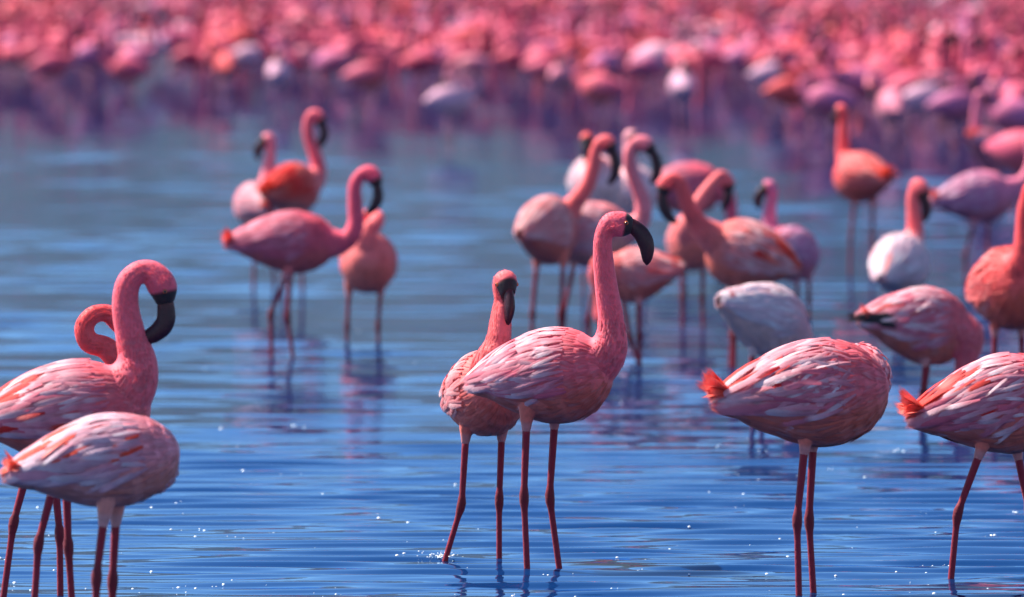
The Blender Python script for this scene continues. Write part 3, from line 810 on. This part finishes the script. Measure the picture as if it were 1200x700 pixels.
cands = []
tries = 0
while len(cands) < 1100 and tries < 60000:
    tries += 1
    u = fr.uniform(-70, 1270); W = fr.uniform(-32, 1) if fr.random() < .16 else fr.uniform(0, edge(u))
    if W > edge(u) - 22 and fr.random() < .55: continue
    d = depth_of(W); x = (u - 600) * d / F_PX
    gap = .27 + .0012 * max(0, d - 100)
    if used and min((x - a) ** 2 + ((d - b) * .5) ** 2 for a, b in used) < gap ** 2: continue
    used.append((x, d)); cands.append((W, u))
cands.sort(reverse=True)
wts = np.array([.08, .27, .03, .10, .15, .03, .34])
far_birds = []
for i, (W, u) in enumerate(cands):
    pn = pns[fr.choice(5, p=[.30, .22, .22, .12, .14])]; pal = pls[fr.choice(7, p=wts)]
    rot = fr.choice([0, 180]) + fr.normal(0, 38); s_ = fr.uniform(.92, 1.1)
    if i < 255: flock_bird(u, W, pn, pal, rot, s_)
    else: far_birds.append((u, W, pn, pal, rot, s_))
# the rest melt into one mass
bagV, bagF, bagC, off = [], [], [], 0
vcache = {}
for u, W, pn, pal, rot, s_ in far_birds:
    me = variants[(pn, pal)]
    if (pn, pal) not in vcache:
        co = np.zeros(len(me.vertices) * 3); me.vertices.foreach_get('co', co)
        cl = np.zeros(len(me.vertices) * 4); me.color_attributes['tint'].data.foreach_get('color', cl)
        vcache[(pn, pal)] = (co.reshape(-1, 3), cl.reshape(-1, 4)[:, :3], [tuple(p.vertices) for p in me.polygons])
    co, cl, fs = vcache[(pn, pal)]
    a = math.radians(rot); R = np.array([[math.cos(a), -math.sin(a), 0], [math.sin(a), math.cos(a), 0], [0, 0, 1]])
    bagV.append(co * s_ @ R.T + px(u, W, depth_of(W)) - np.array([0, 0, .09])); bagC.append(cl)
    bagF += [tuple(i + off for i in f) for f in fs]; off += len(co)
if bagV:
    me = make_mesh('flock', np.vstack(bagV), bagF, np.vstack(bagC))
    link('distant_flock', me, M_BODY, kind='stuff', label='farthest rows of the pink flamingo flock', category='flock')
print('flock', len(cands), 'far', len(far_birds), 'tris', sum(len(o.data.polygons) for o in scene.objects if o.type == 'MESH') * 2)

# ------------------------------------------------------------------ white flecks standing in for sun glints, and the little splash
def fleck(bag, p, r, g):
    ph = np.linspace(0, math.pi / 2, 4); n = 7; th = np.arange(n) * 2 * math.pi / n
    V = np.concatenate([np.stack([r * math.cos(q) * np.cos(th) * g.uniform(.8, 1.3), r * math.cos(q) * np.sin(th), np.full(n, r * .8 * math.sin(q))], 1) for q in ph]) + p
    F = [(i * n + k, i * n + (k + 1) % n, (i + 1) * n + (k + 1) % n, (i + 1) * n + k) for i in range(3) for k in range(n)]
    bag.add(V, F, np.array((.85, .88, .92)))
M_WHITE_FLECK = tint_mat('white_fleck', .25, 0, 50, .05, spec=.6)
g = np.random.default_rng(3)
fb = Bag()
for i in range(290):
    W = 700 - 330 * g.random() ** 1.3; u = g.uniform(-60, 1260)
    p = px(u, W, depth_of(W))
    for k in range(1 if g.random() < .7 else 3):
        fleck(fb, p + np.array([g.normal(0, .012), g.normal(0, .06), -.001]), .0014 + .0042 * g.random() ** 2.2, g)
link('glint_flecks', fb.mesh('glint_flecks'), M_WHITE_FLECK, kind='stuff', label='tiny white flecks standing in for sun glints on the water', category='white_fleck')
sb = Bag()
p0 = px(517, 654, depth_of(655))
for i in range(60):
    a = g.uniform(0, 6.28); r = abs(g.normal(0, .025)); 
    fleck(sb, p0 + np.array([r * math.cos(a) * 1.3, r * math.sin(a) * 1.5, abs(g.normal(0, .008))]), g.uniform(.001, .0032), g)
link('splash', sb.mesh('splash'), M_WHITE_FLECK, kind='stuff', label='small splash of droplets where a foot enters the water', category='splash')
